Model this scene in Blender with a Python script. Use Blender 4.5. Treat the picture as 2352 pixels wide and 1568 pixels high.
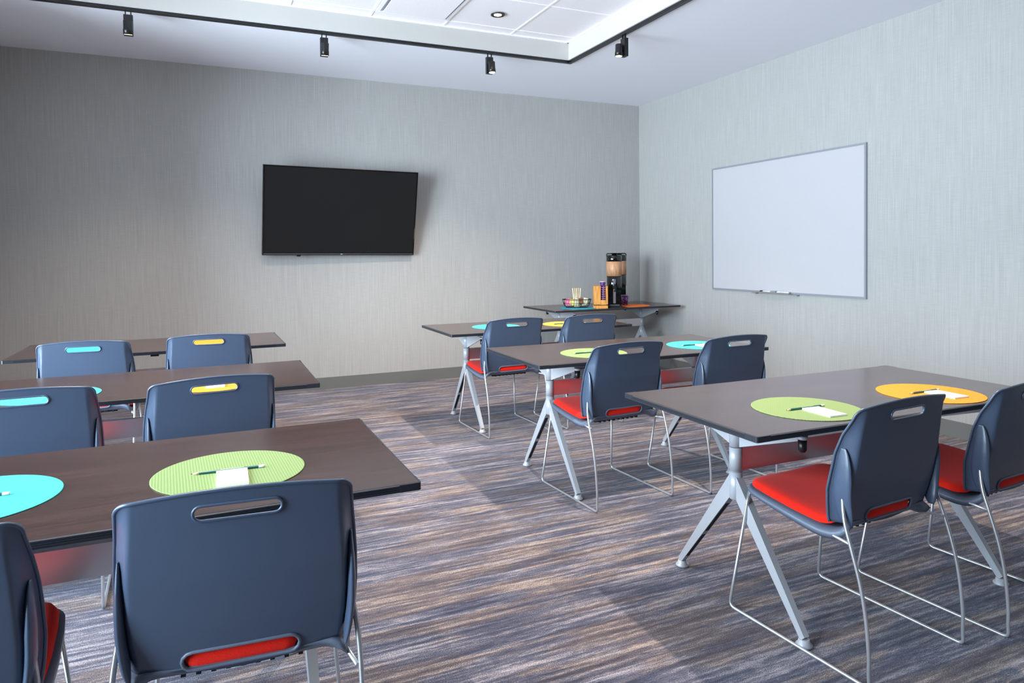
import bpy, bmesh, math, random
from math import sin, cos, pi, radians, sqrt
from mathutils import Vector, Matrix

random.seed(7)
for o in list(bpy.data.objects): bpy.data.objects.remove(o)
SC = bpy.context.scene
COL = SC.collection

# ------------------------------------------------------------------ camera
CEIL = 3.048; WY = 6.852; WX = 4.748; WL = -1.78; WF = -4.4
TRX, TRY, TRZ = 3.025, 5.456, 3.196          # tray corner and tile plane
F_PX, YAW, Y0, PITCH, ROLL, HC = 1571.09, 0.42121, 615.39, -0.02146, -0.00967, 1.3101
c_, s_ = cos(YAW), sin(YAW)
right = Vector((c_, -s_, 0))
fwd = Vector((s_*cos(PITCH), c_*cos(PITCH), sin(PITCH)))
up = Vector((-s_*sin(PITCH), -c_*sin(PITCH), cos(PITCH)))
r2 = cos(ROLL)*right + sin(ROLL)*up
u2 = -sin(ROLL)*right + cos(ROLL)*up
cam = bpy.data.cameras.new('camera'); camo = bpy.data.objects.new('camera', cam); COL.objects.link(camo)
m = Matrix((r2, u2, -fwd)).transposed().to_4x4(); m.translation = Vector((0, 0, HC))
camo.matrix_world = m
cam.sensor_width = 36; cam.lens = F_PX/2352*36
cam.shift_y = -(784-Y0)/2352
cam.clip_start = 0.05
SC.camera = camo

# ------------------------------------------------------------------ view, world, daylight
SC.view_settings.view_transform = 'Standard'; SC.view_settings.look = 'None'
SC.view_settings.gamma = 1; SC.view_settings.use_curve_mapping = False
SC.view_settings.exposure = 0.26
W = bpy.data.worlds.new('world'); SC.world = W; W.use_nodes = True
bg = W.node_tree.nodes['Background']; bg.inputs[0].default_value = (0.62, 0.80, 1.0, 1); bg.inputs[1].default_value = 1.6

WINS_L = [(0.5, 2.9), (3.05, 5.15)]; WZ0, WZ1 = 0.35, 2.7  # left windows lie out of view, added as the source of daylight
WINS_F = []
def area(name, loc, rot, sx, sy, power, col):
    l = bpy.data.lights.new(name, 'AREA'); l.shape = 'RECTANGLE'; l.size = sx; l.size_y = sy
    l.energy = power; l.color = col
    o = bpy.data.objects.new(name, l); o.location = loc; o.rotation_euler = rot; COL.objects.link(o); return o
DAY = (0.80, 0.90, 1.0)
for a, b in WINS_L:
    area('window_daylight', (WL-0.62, (a+b)/2-.08, (WZ0+WZ1)/2), (0, -pi/2, radians(28)), WZ1-WZ0, b-a, 355, DAY)  # added area lamp outside each window, turned towards the back wall
for a, b in WINS_F:
    area('window_daylight', ((a+b)/2, WF-0.35, (WZ0+WZ1)/2), (pi/2, 0, 0), b-a, WZ1-WZ0, 25, DAY)
WARM = (1.0, 0.84, 0.66)
DOWN_W = 190; TRACK_W = 22

# ------------------------------------------------------------------ materials
def lin(c):
    return tuple(((v/255)/12.92 if v/255 <= .04045 else ((v/255+.055)/1.055)**2.4) for v in c) + (1,)
def mat(name, col, rough=.5, metal=0., spec=.5, emit=None, es=0., coat=0.):
    M = bpy.data.materials.new(name); M.use_nodes = True
    b = M.node_tree.nodes['Principled BSDF']
    b.inputs['Base Color'].default_value = lin(col)
    b.inputs['Roughness'].default_value = rough; b.inputs['Metallic'].default_value = metal
    b.inputs['Specular IOR Level'].default_value = spec
    b.inputs['Coat Weight'].default_value = coat
    if emit: b.inputs['Emission Color'].default_value = lin(emit); b.inputs['Emission Strength'].default_value = es
    # a faint procedural grain in the roughness keeps every surface node based
    nt = M.node_tree; n = nt.nodes.new('ShaderNodeTexNoise'); n.inputs['Scale'].default_value = 60
    tc = nt.nodes.new('ShaderNodeTexCoord'); nt.links.new(tc.outputs['Object'], n.inputs['Vector'])
    mr = nt.nodes.new('ShaderNodeMapRange'); mr.inputs['To Min'].default_value = max(0, rough-.03); mr.inputs['To Max'].default_value = min(1, rough+.03)
    nt.links.new(n.outputs['Fac'], mr.inputs['Value']); nt.links.new(mr.outputs['Result'], b.inputs['Roughness'])
    return M
class NT:
    def __init__(s, M): s.nt = M.node_tree; s.b = s.nt.nodes['Principled BSDF']
    def n(s, t, **k):
        x = s.nt.nodes.new(t)
        for a, v in k.items(): setattr(x, a, v)
        return x
    def l(s, a, b): s.nt.links.new(a, b)
    def math(s, op, a, b=None, c=None):
        x = s.n('ShaderNodeMath', operation=op)
        for i, v in enumerate((a, b, c)):
            if v is None: continue
            if isinstance(v, (int, float)): x.inputs[i].default_value = v
            else: s.l(v, x.inputs[i])
        return x.outputs[0]
    def vec(s, x, y, z):
        v = s.n('ShaderNodeCombineXYZ')
        for i, q in enumerate((x, y, z)):
            if isinstance(q, (int, float)): v.inputs[i].default_value = q
            else: s.l(q, v.inputs[i])
        return v.outputs[0]
    def noise(s, v, scale=1., detail=2., rough=.5):
        x = s.n('ShaderNodeTexNoise'); x.inputs['Scale'].default_value = scale; x.inputs['Detail'].default_value = detail
        x.inputs['Roughness'].default_value = rough; s.l(v, x.inputs['Vector']); return x.outputs['Fac']
    def ramp(s, f, stops, interp='LINEAR'):
        x = s.n('ShaderNodeValToRGB'); e = x.color_ramp.elements; x.color_ramp.interpolation = interp
        while len(e) < len(stops): e.new(.5)
        for i, (p, c) in enumerate(stops): e[i].position = p; e[i].color = lin(c)
        s.l(f, x.inputs[0]); return x.outputs[0]
    def mix(s, f, a, b, bt='MIX'):
        x = s.n('ShaderNodeMix', data_type='RGBA', blend_type=bt)
        for i, q in ((0, f), (6, a), (7, b)):
            if isinstance(q, (int, float)): x.inputs[i].default_value = q
            elif isinstance(q, tuple): x.inputs[i].default_value = q
            else: s.l(q, x.inputs[i])
        return x.outputs[2]
    def bump(s, h, st=.2, d=.002):
        x = s.n('ShaderNodeBump'); x.inputs['Strength'].default_value = st; x.inputs['Distance'].default_value = d
        s.l(h, x.inputs['Height']); s.l(x.outputs[0], s.b.inputs['Normal'])
    def xyz(s, kind='Object'):
        tc = s.n('ShaderNodeTexCoord'); q = s.n('ShaderNodeSeparateXYZ'); s.l(tc.outputs[kind], q.inputs[0]); return q.outputs

def carpet():
    M = mat('carpet', (110, 100, 105), .95, spec=.15); g = NT(M); x, y, z = g.xyz()
    wob = g.math('MULTIPLY', g.math('SUBTRACT', g.noise(g.vec(x, y, 0), 4.5, 3, .6), .5), .02)
    fy = g.math('ADD', y, wob)
    sp = g.noise(g.vec(x, y, z), 230, 3, .8)
    rag = g.math('MULTIPLY', g.math('SUBTRACT', g.noise(g.vec(g.math('MULTIPLY', x, 22), g.math('MULTIPLY', y, 120), 2), 1, 4, .75), .5), .42)
    spk = g.math('MULTIPLY', g.math('SUBTRACT', sp, .5), .40)
    a = g.noise(g.vec(g.math('MULTIPLY', x, 2.8), g.math('MULTIPLY', fy, 50), 0), 1, 2, .5)
    b = g.noise(g.vec(g.math('MULTIPLY', x, 1.5), g.math('MULTIPLY', fy, 14), 4), 1, 3, .6)
    w = g.noise(g.vec(g.math('MULTIPLY', x, 1.8), g.math('MULTIPLY', fy, 11), 5.5), 1, 4, .6)
    f = g.math('ADD', g.math('MULTIPLY', a, .60), g.math('MULTIPLY', b, .40))
    f = g.math('ADD', f, g.math('ADD', rag, spk))
    cool = g.ramp(f, [(.34, (56, 60, 82)), (.44, (84, 88, 110)), (.53, (118, 118, 132)), (.575, (156, 152, 162)), (.70, (200, 194, 198))])
    warm = g.ramp(f, [(.34, (76, 68, 78)), (.44, (104, 94, 100)), (.53, (130, 118, 118)), (.575, (164, 150, 142)), (.70, (204, 188, 176))])
    wf = g.ramp(g.math('ADD', w, g.math('MULTIPLY', spk, .6)), [(.47, (0, 0, 0)), (.56, (255, 255, 255))])
    c = g.mix(wf, cool, warm)
    grain = g.ramp(g.noise(g.vec(x, y, 4.), 270, 2, .8), [(.36, (96, 96, 104)), (.5, (214, 212, 216)), (.6, (255, 255, 255))])
    c = g.mix(.9, c, grain, 'MULTIPLY')
    c = g.mix(1., c, (1.16, 1.14, 1.16, 1), 'MULTIPLY')
    g.l(c, g.b.inputs['Base Color']); g.bump(g.math('ADD', sp, g.math('MULTIPLY', f, .4)), .8, .006)
    g.b.inputs['Sheen Weight'].default_value = .2; g.b.inputs['Sheen Roughness'].default_value = .4
    return M
def wallpaper():
    M = mat('wallpaper', (180, 180, 178), .85, spec=.25); g = NT(M); x, y, z = g.xyz()
    h = g.math('ADD', x, y)
    a = g.noise(g.vec(g.math('MULTIPLY', h, 150), g.math('MULTIPLY', z, 2.2), 0), 1, 3, .7)
    b = g.noise(g.vec(g.math('MULTIPLY', h, 9), g.math('MULTIPLY', z, 190), 3), 1, 3, .6)
    d = g.noise(g.vec(g.math('MULTIPLY', h, 60), g.math('MULTIPLY', z, 3), 8), 1, 3, .5)
    f = g.math('ADD', g.math('ADD', g.math('MULTIPLY', a, .55), g.math('MULTIPLY', b, .25)), g.math('MULTIPLY', d, .2))
    c = g.ramp(f, [(.34, (166, 163, 160)), (.5, (176, 173, 170)), (.66, (186, 183, 180))])
    g.l(c, g.b.inputs['Base Color']); g.bump(f, .12, .001); return M
def wood_dark():
    M = mat('espresso_laminate', (66, 44, 40), .32, spec=.5); g = NT(M); x, y, z = g.xyz()
    a = g.noise(g.vec(g.math('MULTIPLY', x, 5), g.math('MULTIPLY', y, 170), z), 1, 4, .65)
    b = g.noise(g.vec(g.math('MULTIPLY', x, 1.5), g.math('MULTIPLY', y, 14), z), 1, 3, .6)
    f = g.math('ADD', g.math('MULTIPLY', a, .6), g.math('MULTIPLY', b, .4))
    c = g.ramp(f, [(.3, (48, 32, 30)), (.5, (60, 42, 39)), (.72, (76, 56, 51))])
    g.l(c, g.b.inputs['Base Color']); g.b.inputs['IOR'].default_value = 2.1
    mr = g.n('ShaderNodeMapRange'); mr.inputs['To Min'].default_value = .16; mr.inputs['To Max'].default_value = .26
    g.l(a, mr.inputs['Value']); g.l(mr.outputs[0], g.b.inputs['Roughness']); g.bump(a, .06, .0006); return M
def woven(name, col, axis=0):
    M = mat(name, col, .7, spec=.3); g = NT(M); x, y, z = g.xyz()
    a = g.math('SINE', g.math('MULTIPLY', x, 900.)); b = g.math('SINE', g.math('MULTIPLY', y, 900.))
    if axis == 0: f = g.math('ADD', g.math('MULTIPLY', g.math('MULTIPLY', a, b), .25), g.math('ADD', g.math('MULTIPLY', a, .25), .5))
    else: f = g.math('ADD', g.math('MULTIPLY', g.noise(g.vec(g.math('MULTIPLY', x, 40), g.math('MULTIPLY', y, 260), 0), 1, 2), 1.0), 0)
    lo = tuple(int(v*.86) for v in col); hi = tuple(min(255, int(v*1.1)) for v in col)
    c = g.ramp(f, [(.1, lo), (.5, col), (.9, hi)]); g.l(c, g.b.inputs['Base Color']); g.bump(f, .3, .001); return M
def fabric(name, col):
    M = mat(name, col, .9, spec=.2); g = NT(M); x, y, z = g.xyz()
    f = g.noise(g.vec(x, y, z), 700, 2, .6)
    c = g.ramp(f, [(.3, tuple(int(v*.88) for v in col)), (.7, tuple(min(255, int(v*1.06)) for v in col))])
    g.l(c, g.b.inputs['Base Color']); g.bump(f, .3, .0015); g.b.inputs['Sheen Weight'].default_value = .08; return M
def wood_light(name, col, k=1.):
    M = mat(name, col, .45); g = NT(M); x, y, z = g.xyz()
    f = g.noise(g.vec(g.math('MULTIPLY', x, 90*k), g.math('MULTIPLY', y, 90*k), g.math('MULTIPLY', z, 9)), 1, 4, .6)
    c = g.ramp(f, [(.3, tuple(int(v*.82) for v in col)), (.7, tuple(min(255, int(v*1.1)) for v in col))])
    g.l(c, g.b.inputs['Base Color']); return M
def cup_print():
    M = mat('purple_cup_print', (104, 64, 140), .4); g = NT(M); x, y, z = g.xyz()
    v = g.n('ShaderNodeTexVoronoi'); v.inputs['Scale'].default_value = 46
    tc = g.n('ShaderNodeTexCoord'); g.l(tc.outputs['Object'], v.inputs['Vector'])
    c = g.ramp(v.outputs['Distance'], [(.0, (226, 190, 236)), (.25, (160, 110, 190)), (.45, (92, 52, 130)), (.8, (70, 36, 104))])
    g.l(c, g.b.inputs['Base Color']); return M
def tile_mat():
    M = mat('ceiling_tile', (232, 226, 228), .9, spec=.2); g = NT(M); x, y, z = g.xyz()
    f = g.noise(g.vec(x, y, z), 160, 3, .7)
    c = g.ramp(f, [(.3, (236, 228, 231)), (.6, (248, 241, 243))]); g.l(c, g.b.inputs['Base Color']); g.bump(f, .2, .001); return M
def paint(name, col):
    M = mat(name, col, .8, spec=.25); g = NT(M); x, y, z = g.xyz()
    f = g.noise(g.vec(x, y, z), 90, 3, .6); g.bump(f, .04, .0008); return M
def glass():
    M = bpy.data.materials.new('window_glass'); M.use_nodes = True; nt = M.node_tree
    for n in list(nt.nodes):
        if n.type != 'OUTPUT_MATERIAL': nt.nodes.remove(n)
    o = [n for n in nt.nodes if n.type == 'OUTPUT_MATERIAL'][0]
    t = nt.nodes.new('ShaderNodeBsdfTransparent'); t.inputs[0].default_value = (.93, .97, .98, 1)
    gl = nt.nodes.new('ShaderNodeBsdfGlossy'); gl.inputs['Roughness'].default_value = .02
    fr = nt.nodes.new('ShaderNodeLayerWeight'); fr.inputs[0].default_value = .25
    mx = nt.nodes.new('ShaderNodeMixShader'); nt.links.new(fr.outputs['Fresnel'], mx.inputs[0])
    nt.links.new(t.outputs[0], mx.inputs[1]); nt.links.new(gl.outputs[0], mx.inputs[2]); nt.links.new(mx.outputs[0], o.inputs[0])
    return M

M_ = dict(
 carpet=carpet(), wall=wallpaper(), ceil=paint('ceiling_paint', (240, 239, 247)), tray=paint('tray_paint', (200, 196, 192)),
 tile=tile_mat(), tbar=mat('ceiling_tee', (248, 244, 245), .6), base=mat('vinyl_base', (112, 112, 110), .5),
 wood=wood_dark(), edge=mat('black_edge_band', (40, 43, 50), .36), metal=mat('satin_silver', (200, 200, 204), .30, .9),
 silver=mat('silver_paint', (176, 179, 186), .36, .12), black=mat('black_plastic', (16, 16, 18), .35), gloss=mat('gloss_black', (8, 8, 9), .12, coat=.4),
 shell=mat('slate_plastic', (68, 82, 104), .30, spec=.7), seat=mat('slate_plastic_seat', (98, 107, 124), .40), wire=mat('silver_wire', (205, 206, 210), .3, .75),  # seat is the same plastic; its paler tone puts left-hand light into colour
 red=fabric('red_seat_fabric', (244, 36, 20)), rib=mat('dark_underside', (20, 22, 26), .6),
 green=woven('lime_weave', (130, 152, 98)), teal=woven('turquoise_weave', (66, 178, 176), 1), orange=woven('orange_weave', (226, 146, 44), 1),
 yellow=woven('yellow_weave', (220, 186, 70), 1), blue=woven('blue_weave', (30, 150, 180), 1), dorange=woven('burnt_orange_weave', (232, 112, 38), 1),
 paper=mat('note_paper', (250, 246, 232), .8), pencil=mat('pencil_green', (8, 92, 88), .35), pencilw=mat('pencil_print', (214, 228, 224), .4),
 tip=mat('pencil_wood', (226, 206, 168), .7), lead=mat('pencil_lead', (40, 40, 42), .5), eraser=mat('eraser_white', (238, 238, 232), .7),
 screen=mat('tv_screen', (16, 16, 17), .42, spec=.5), board=mat('white_board', (194, 190, 193), .25, spec=.5), alu=mat('aluminium_frame', (158, 160, 168), .4, .3),
 white=mat('white_enamel', (236, 236, 238), .45), glow=mat('warm_lamp_face', (255, 236, 200), .4, emit=(255, 226, 170), es=9.),
 tan=wood_light('tan_wood_wrap', (196, 148, 112)), box=wood_light('honey_wood', (214, 150, 78)), cup=cup_print(), lid=mat('cup_lip', (228, 190, 220), .5),
 stir=wood_light('birch_sticks', (232, 212, 170)), pink=mat('pink_paper', (232, 120, 160), .7), yel=mat('yellow_paper', (214, 206, 110), .7),
 brown=mat('raw_paper', (112, 78, 50), .8), cream=mat('cream_paper', (226, 218, 190), .8), steel=mat('bright_steel', (214, 216, 222), .2, .9),
 glass=glass(), accent=paint('charcoal_paint', (58, 60, 66)), frame=mat('window_frame', (60, 62, 66), .4), door=mat('door_paint', (70, 66, 64), .5), sill=mat('window_sill_white', (225, 225, 225), .5))

# ------------------------------------------------------------------ mesh helpers
class MB:
    def __init__(s): s.bm = bmesh.new()
    def box(s, cx, cy, cz, sx, sy, sz, mi=0, R=None):
        vs = []
        for a in (-.5, .5):
            for b in (-.5, .5):
                for c in (-.5, .5):
                    v = Vector((a*sx, b*sy, c*sz))
                    if R: v = R @ v
                    vs.append(s.bm.verts.new(v+Vector((cx, cy, cz))))
        for f in ((0, 1, 3, 2), (4, 6, 7, 5), (0, 4, 5, 1), (2, 3, 7, 6), (0, 2, 6, 4), (1, 5, 7, 3)):
            q = s.bm.faces.new([vs[i] for i in f]); q.material_index = mi
        return s
    def lathe(s, pts, cx=0, cy=0, cz=0, n=32, mi=0, R=None, smooth=True, sx=1, sy=1):
        rings = []
        for r, z in pts:
            ring = []
            for i in range(n):
                v = Vector((r*cos(2*pi*i/n)*sx, r*sin(2*pi*i/n)*sy, z))
                if R: v = R @ v
                ring.append(s.bm.verts.new(v+Vector((cx, cy, cz))))
            rings.append(ring)
        for a, b in zip(rings, rings[1:]):
            for i in range(n):
                f = s.bm.faces.new((a[i], a[(i+1) % n], b[(i+1) % n], b[i])); f.material_index = mi; f.smooth = smooth
        for ring, fl in ((rings[0], True), (rings[-1], False)):
            f = s.bm.faces.new(ring[::-1] if fl else ring); f.material_index = mi
        return s
    def cyl(s, p0, p1, r, n=20, mi=0, r1=None):
        p0, p1 = Vector(p0), Vector(p1); d = p1-p0
        R = d.to_track_quat('Z', 'Y').to_matrix()
        return s.lathe([(r, 0), (r if r1 is None else r1, d.length)], *p0, n=n, mi=mi, R=R)
    def tube(s, pts, r, n=10, mi=0, closed=False, rr=None):
        pts = [Vector(p) for p in pts]; rings = []; N = len(pts); prev = None
        for i, p in enumerate(pts):
            if closed: t = pts[(i+1) % N]-pts[i-1]
            else: t = pts[min(i+1, N-1)]-pts[max(i-1, 0)]
            t.normalize()
            if prev is None:
                a = Vector((1, 0, 0)) if abs(t.x) < .8 else Vector((0, 0, 1)); u = a.cross(t).normalized()
            else: u = (prev-t*prev.dot(t)).normalized()
            prev = u; w = t.cross(u)
            ra, rb = (r, r) if rr is None else rr[i]
            rings.append([s.bm.verts.new(p+u*ra*cos(2*pi*k/n)+w*rb*sin(2*pi*k/n)) for k in range(n)])
        L = N if closed else N-1
        for i in range(L):
            a, b = rings[i], rings[(i+1) % N]
            for k in range(n):
                f = s.bm.faces.new((a[k], a[(k+1) % n], b[(k+1) % n], b[k])); f.smooth = True; f.material_index = mi
        if not closed:
            s.bm.faces.new(rings[0][::-1]).material_index = mi; s.bm.faces.new(rings[-1]).material_index = mi
        return s
    def prism(s, poly, axis, a, b, mi=0):
        """poly in the two other axes, extruded along axis from a to b"""
        def P(u, v, w): return {0: (w, u, v), 1: (u, w, v), 2: (u, v, w)}[axis]
        A = [s.bm.verts.new(P(u, v, a)) for u, v in poly]; B = [s.bm.verts.new(P(u, v, b)) for u, v in poly]
        n = len(poly)
        s.bm.faces.new(A[::-1]).material_index = mi; s.bm.faces.new(B).material_index = mi
        for i in range(n): s.bm.faces.new((A[i], A[(i+1) % n], B[(i+1) % n], B[i])).material_index = mi
        return s
    def grid(s, fn, nu, nv, mi=0, smooth=True):
        V = [[s.bm.verts.new(fn(i/nu, j/nv)) for i in range(nu+1)] for j in range(nv+1)]
        for j in range(nv):
            for i in range(nu):
                f = s.bm.faces.new((V[j][i], V[j][i+1], V[j+1][i+1], V[j+1][i])); f.smooth = smooth; f.material_index = mi
        return V
    def build(s, name, mats, parent=None, bevel=0., seg=2, weld=False):
        bm = s.bm
        if weld: bmesh.ops.remove_doubles(bm, verts=bm.verts, dist=1e-5)
        if bevel:
            es = [e for e in bm.edges if len(e.link_faces) == 2 and e.calc_face_angle(0) > .6]
            bmesh.ops.bevel(bm, geom=es, offset=bevel, segments=seg, affect='EDGES', clamp_overlap=True, profile=.5)
        bmesh.ops.recalc_face_normals(bm, faces=bm.faces)
        me = bpy.data.meshes.new(name); bm.to_mesh(me); bm.free()
        if not isinstance(mats, (list, tuple)): mats = [mats]
        for q in mats: me.materials.append(M_[q])
        o = bpy.data.objects.new(name, me); COL.objects.link(o)
        if parent: o.parent = parent
        return o
def tag(o, label, cat, group=None):
    o['label'] = label; o['category'] = cat
    if group: o['group'] = group
    return o
def thing(name, label, cat, loc=(0, 0, 0), rz=0., group=None):
    o = bpy.data.objects.new(name, None); o.empty_display_size = .1; COL.objects.link(o)
    o.location = loc; o.rotation_euler = (0, 0, rz); return tag(o, label, cat, group)
def struct(o): o['kind'] = 'structure'; return o
def copy_tree(o, parent=None):
    c = o.copy(); COL.objects.link(c)
    if parent: c.parent = parent
    for ch in list(o.children): copy_tree(ch, c)
    return c
def smooth_path(pts, k=8):
    P = [Vector(p) for p in pts]; out = []
    for i in range(len(P)-1):
        p0, p1, p2, p3 = P[max(i-1, 0)], P[i], P[i+1], P[min(i+2, len(P)-1)]
        for j in range(k):
            t = j/k
            out.append(.5*((2*p1)+(-p0+p2)*t+(2*p0-5*p1+4*p2-p3)*t*t+(-p0+3*p1-3*p2+p3)*t**3))
    out.append(P[-1]); return out
def fillet(pts, r, k=6):
    P = [Vector(p) for p in pts]; out = [P[0]]
    for i in range(1, len(P)-1):
        a = (P[i-1]-P[i]); b = (P[i+1]-P[i]); ra = min(r, a.length*.45, b.length*.45)
        A = P[i]+a.normalized()*ra; B = P[i]+b.normalized()*ra
        for j in range(k+1):
            t = j/k; out.append((1-t)**2*A+2*t*(1-t)*P[i]+t*t*B)
    out.append(P[-1]); return out
def lerp_tab(tab, x):
    if x <= tab[0][0]: return tab[0][1]
    for (a, b), (c, d) in zip(tab, tab[1:]):
        if x <= c: return b+(d-b)*(x-a)/(c-a)
    return tab[-1][1]
def sstep(t): t = max(0, min(1, t)); return t*t*(3-2*t)
def stadium(cx, cz, w, h, n=8):
    r = h/2; out = []
    for k in range(n+1): a = -pi/2+pi*k/n; out.append((cx+w/2-r+r*cos(a), cz+r*sin(a)))
    for k in range(n+1): a = pi/2+pi*k/n; out.append((cx-w/2+r+r*cos(a), cz+r*sin(a)))
    return out

# ------------------------------------------------------------------ room shell
T = .12
struct(MB().box((WL+WX)/2, (WF+WY)/2, -.05, WX-WL+2*T, WY-WF+2*T, .1).build('floor', 'carpet'))
struct(MB().box((WL+WX)/2, WY+T/2, CEIL/2+.1, WX-WL+2*T, T, CEIL+.2).build('wall_back', 'wall'))
struct(MB().box(WX+T/2, (WF+WY)/2, CEIL/2+.1, T, WY-WF, CEIL+.2).build('wall_right', 'wall'))
def holed_wall(name, fixed, a0, a1, holes, z0, z1, axis):
    """wall panel with window holes; axis = direction along the wall"""
    b = MB(); H = CEIL+.2
    def add(u0, u1, v0, v1):
        if axis == 1: b.box(fixed, (u0+u1)/2, (v0+v1)/2, T, u1-u0, v1-v0)
        else: b.box((u0+u1)/2, fixed, (v0+v1)/2, u1-u0, T, v1-v0)
    cur = a0
    for h0, h1 in holes:
        add(cur, h0, 0, H); add(h0, h1, 0, z0); add(h0, h1, z1, H); cur = h1
    add(cur, a1, 0, H)
    return struct(b.build(name, 'wall'))
holed_wall('wall_left', WL-T/2, WF, WY, WINS_L, WZ0, WZ1, 1)
struct(MB().box((WL+WX)/2, WF-T/2, CEIL/2+.1, WX-WL+2*T, T, CEIL+.2).build('wall_front', 'accent'))  # unseen wall behind the viewer, kept dark to cut bounce onto chair backs
# soffit ring with tray sides
TX0, TY0 = -1.25, -3.0
b = MB(); zc = (CEIL+3.30)/2; th = 3.30-CEIL
b.box((WL+WX)/2, (TRY+WY)/2, zc, WX-WL+.2, WY-TRY, th)
b.box((WL+WX)/2, (TY0+WF)/2, zc, WX-WL+.2, TY0-WF, th)
b.box((TRX+WX)/2, (TRY+TY0)/2, zc, WX-TRX, TRY-TY0, th)
b.box((TX0+WL)/2, (TRY+TY0)/2, zc, TX0-WL, TRY-TY0, th)
struct(b.build('ceiling', 'ceil'))
# tray lining, thin painted boards on the four tray sides
b = MB()
b.box((TX0+TRX)/2, TRY-.002, (CEIL+TRZ)/2, TRX-TX0, .004, TRZ-CEIL)
b.box((TX0+TRX)/2, TY0+.002, (CEIL+TRZ)/2, TRX-TX0, .004, TRZ-CEIL)
b.box(TRX-.002, (TY0+TRY)/2, (CEIL+TRZ)/2, .004, TRY-TY0-.01, TRZ-CEIL)
b.box(TX0+.002, (TY0+TRY)/2, (CEIL+TRZ)/2, .004, TRY-TY0-.01, TRZ-CEIL)
struct(b.build('trim_1', 'tray'))
# lay in tiles with raised tees
b = MB(); b.box((TX0+TRX)/2, (TY0+TRY)/2, TRZ+.025, TRX-TX0, TRY-TY0, .03)
xs = [.615+.6096*k for k in range(-3, 4)]; ys = [5.316-.6096*k for k in range(0, 15)]
for x in xs:
    if TX0 < x < TRX: b.box(x, (TY0+TRY)/2, TRZ+.0085, .016, TRY-TY0, .007, 1)
for y in ys:
    if TY0 < y < TRY: b.box((TX0+TRX)/2, y, TRZ+.0088, TRX-TX0, .016, .007, 1)
for y in (TRY-.012, TY0+.012): b.box((TX0+TRX)/2, y, TRZ+.005, TRX-TX0, .02, .01, 1)
for x in (TRX-.012, TX0+.012): b.box(x, (TY0+TRY)/2, TRZ+.005, .02, TRY-TY0, .01, 1)
struct(b.build('ceiling', ['tile', 'tbar']))
BH = .112
def bb(name, cx, cy, sx, sy):
    q = MB(); q.box(cx, cy, BH/2, sx, sy, BH)
    struct(q.build(name, 'base', bevel=.004))
bb('baseboard_back', (WL+WX)/2, WY-.005, WX-WL, .01); bb('baseboard_right', WX-.005, (WF+WY)/2-.005, .01, WY-WF-.01)
bb('baseboard_left', WL+.005, (WF+WY)/2-.005, .01, WY-WF-.01); bb('baseboard_front', (WL+WX)/2, WF+.005, WX-WL-.02, .01)
def window(n, axis, a, b_):
    w = bpy.data.objects.new('window_%d' % n, None); COL.objects.link(w); struct(w)
    mid = (a+b_)/2; zc = (WZ0+WZ1)/2
    w.location = (WL-T/2, mid, WZ0) if axis == 1 else (mid, WF-T/2, WZ0)
    h = WZ1-WZ0; L = b_-a
    def bx(mb, u, z, su, sz, t=.06, off=0):
        if axis == 1: mb.box(off, u, z, t, su, sz)
        else: mb.box(u, off, z, su, t, sz)
    f = MB()
    bx(f, 0, .025, L, .05); bx(f, 0, h-.025, L, .05)
    for u in (-L/2+.025, L/2-.025): bx(f, u, h/2, .05, h-.1)
    bx(f, 0, h/2, .04, h-.1)
    f.build('window_frame', 'frame', w)
    for sgn in (-1, 1):
        g = MB(); bx(g, sgn*L/4, h/2, L/2-.06, h-.1, .006); g.build('glass_pane', 'glass', w)
    g = MB(); off = T/2+.03
    if axis == 1: g.box(off, 0, -.015, .10, L+.08, .03)
    else: g.box(0, off, -.015, L+.08, .10, .03)
    g.build('window_sill', 'sill', w)
for i, (a, b2) in enumerate(WINS_L): window(i+1, 1, a, b2)
for i, (a, b2) in enumerate(WINS_F): window(i+1+len(WINS_L), 0, a, b2)
# door behind the viewer
d = bpy.data.objects.new('door_1', None); COL.objects.link(d); struct(d); d.location = (3.4, WF+.02, 0)
MB().box(0, 0, 1.06, .92, .04, 2.10).build('door_leaf', 'door', d, bevel=.003)
q = MB(); q.box(-.5, .005, 1.08, .07, .05, 2.16); q.box(.5, .005, 1.08, .07, .05, 2.16); q.box(0, .005, 2.19, 1.07, .05, .07); q.build('door_frame', 'frame', d)
q = MB(); q.cyl((-.38, .02, 1.0), (-.38, .07, 1.0), .01); q.cyl((-.38, .065, 1.0), (-.26, .065, 1.0), .009); q.build('door_handle', 'steel', d)

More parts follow.
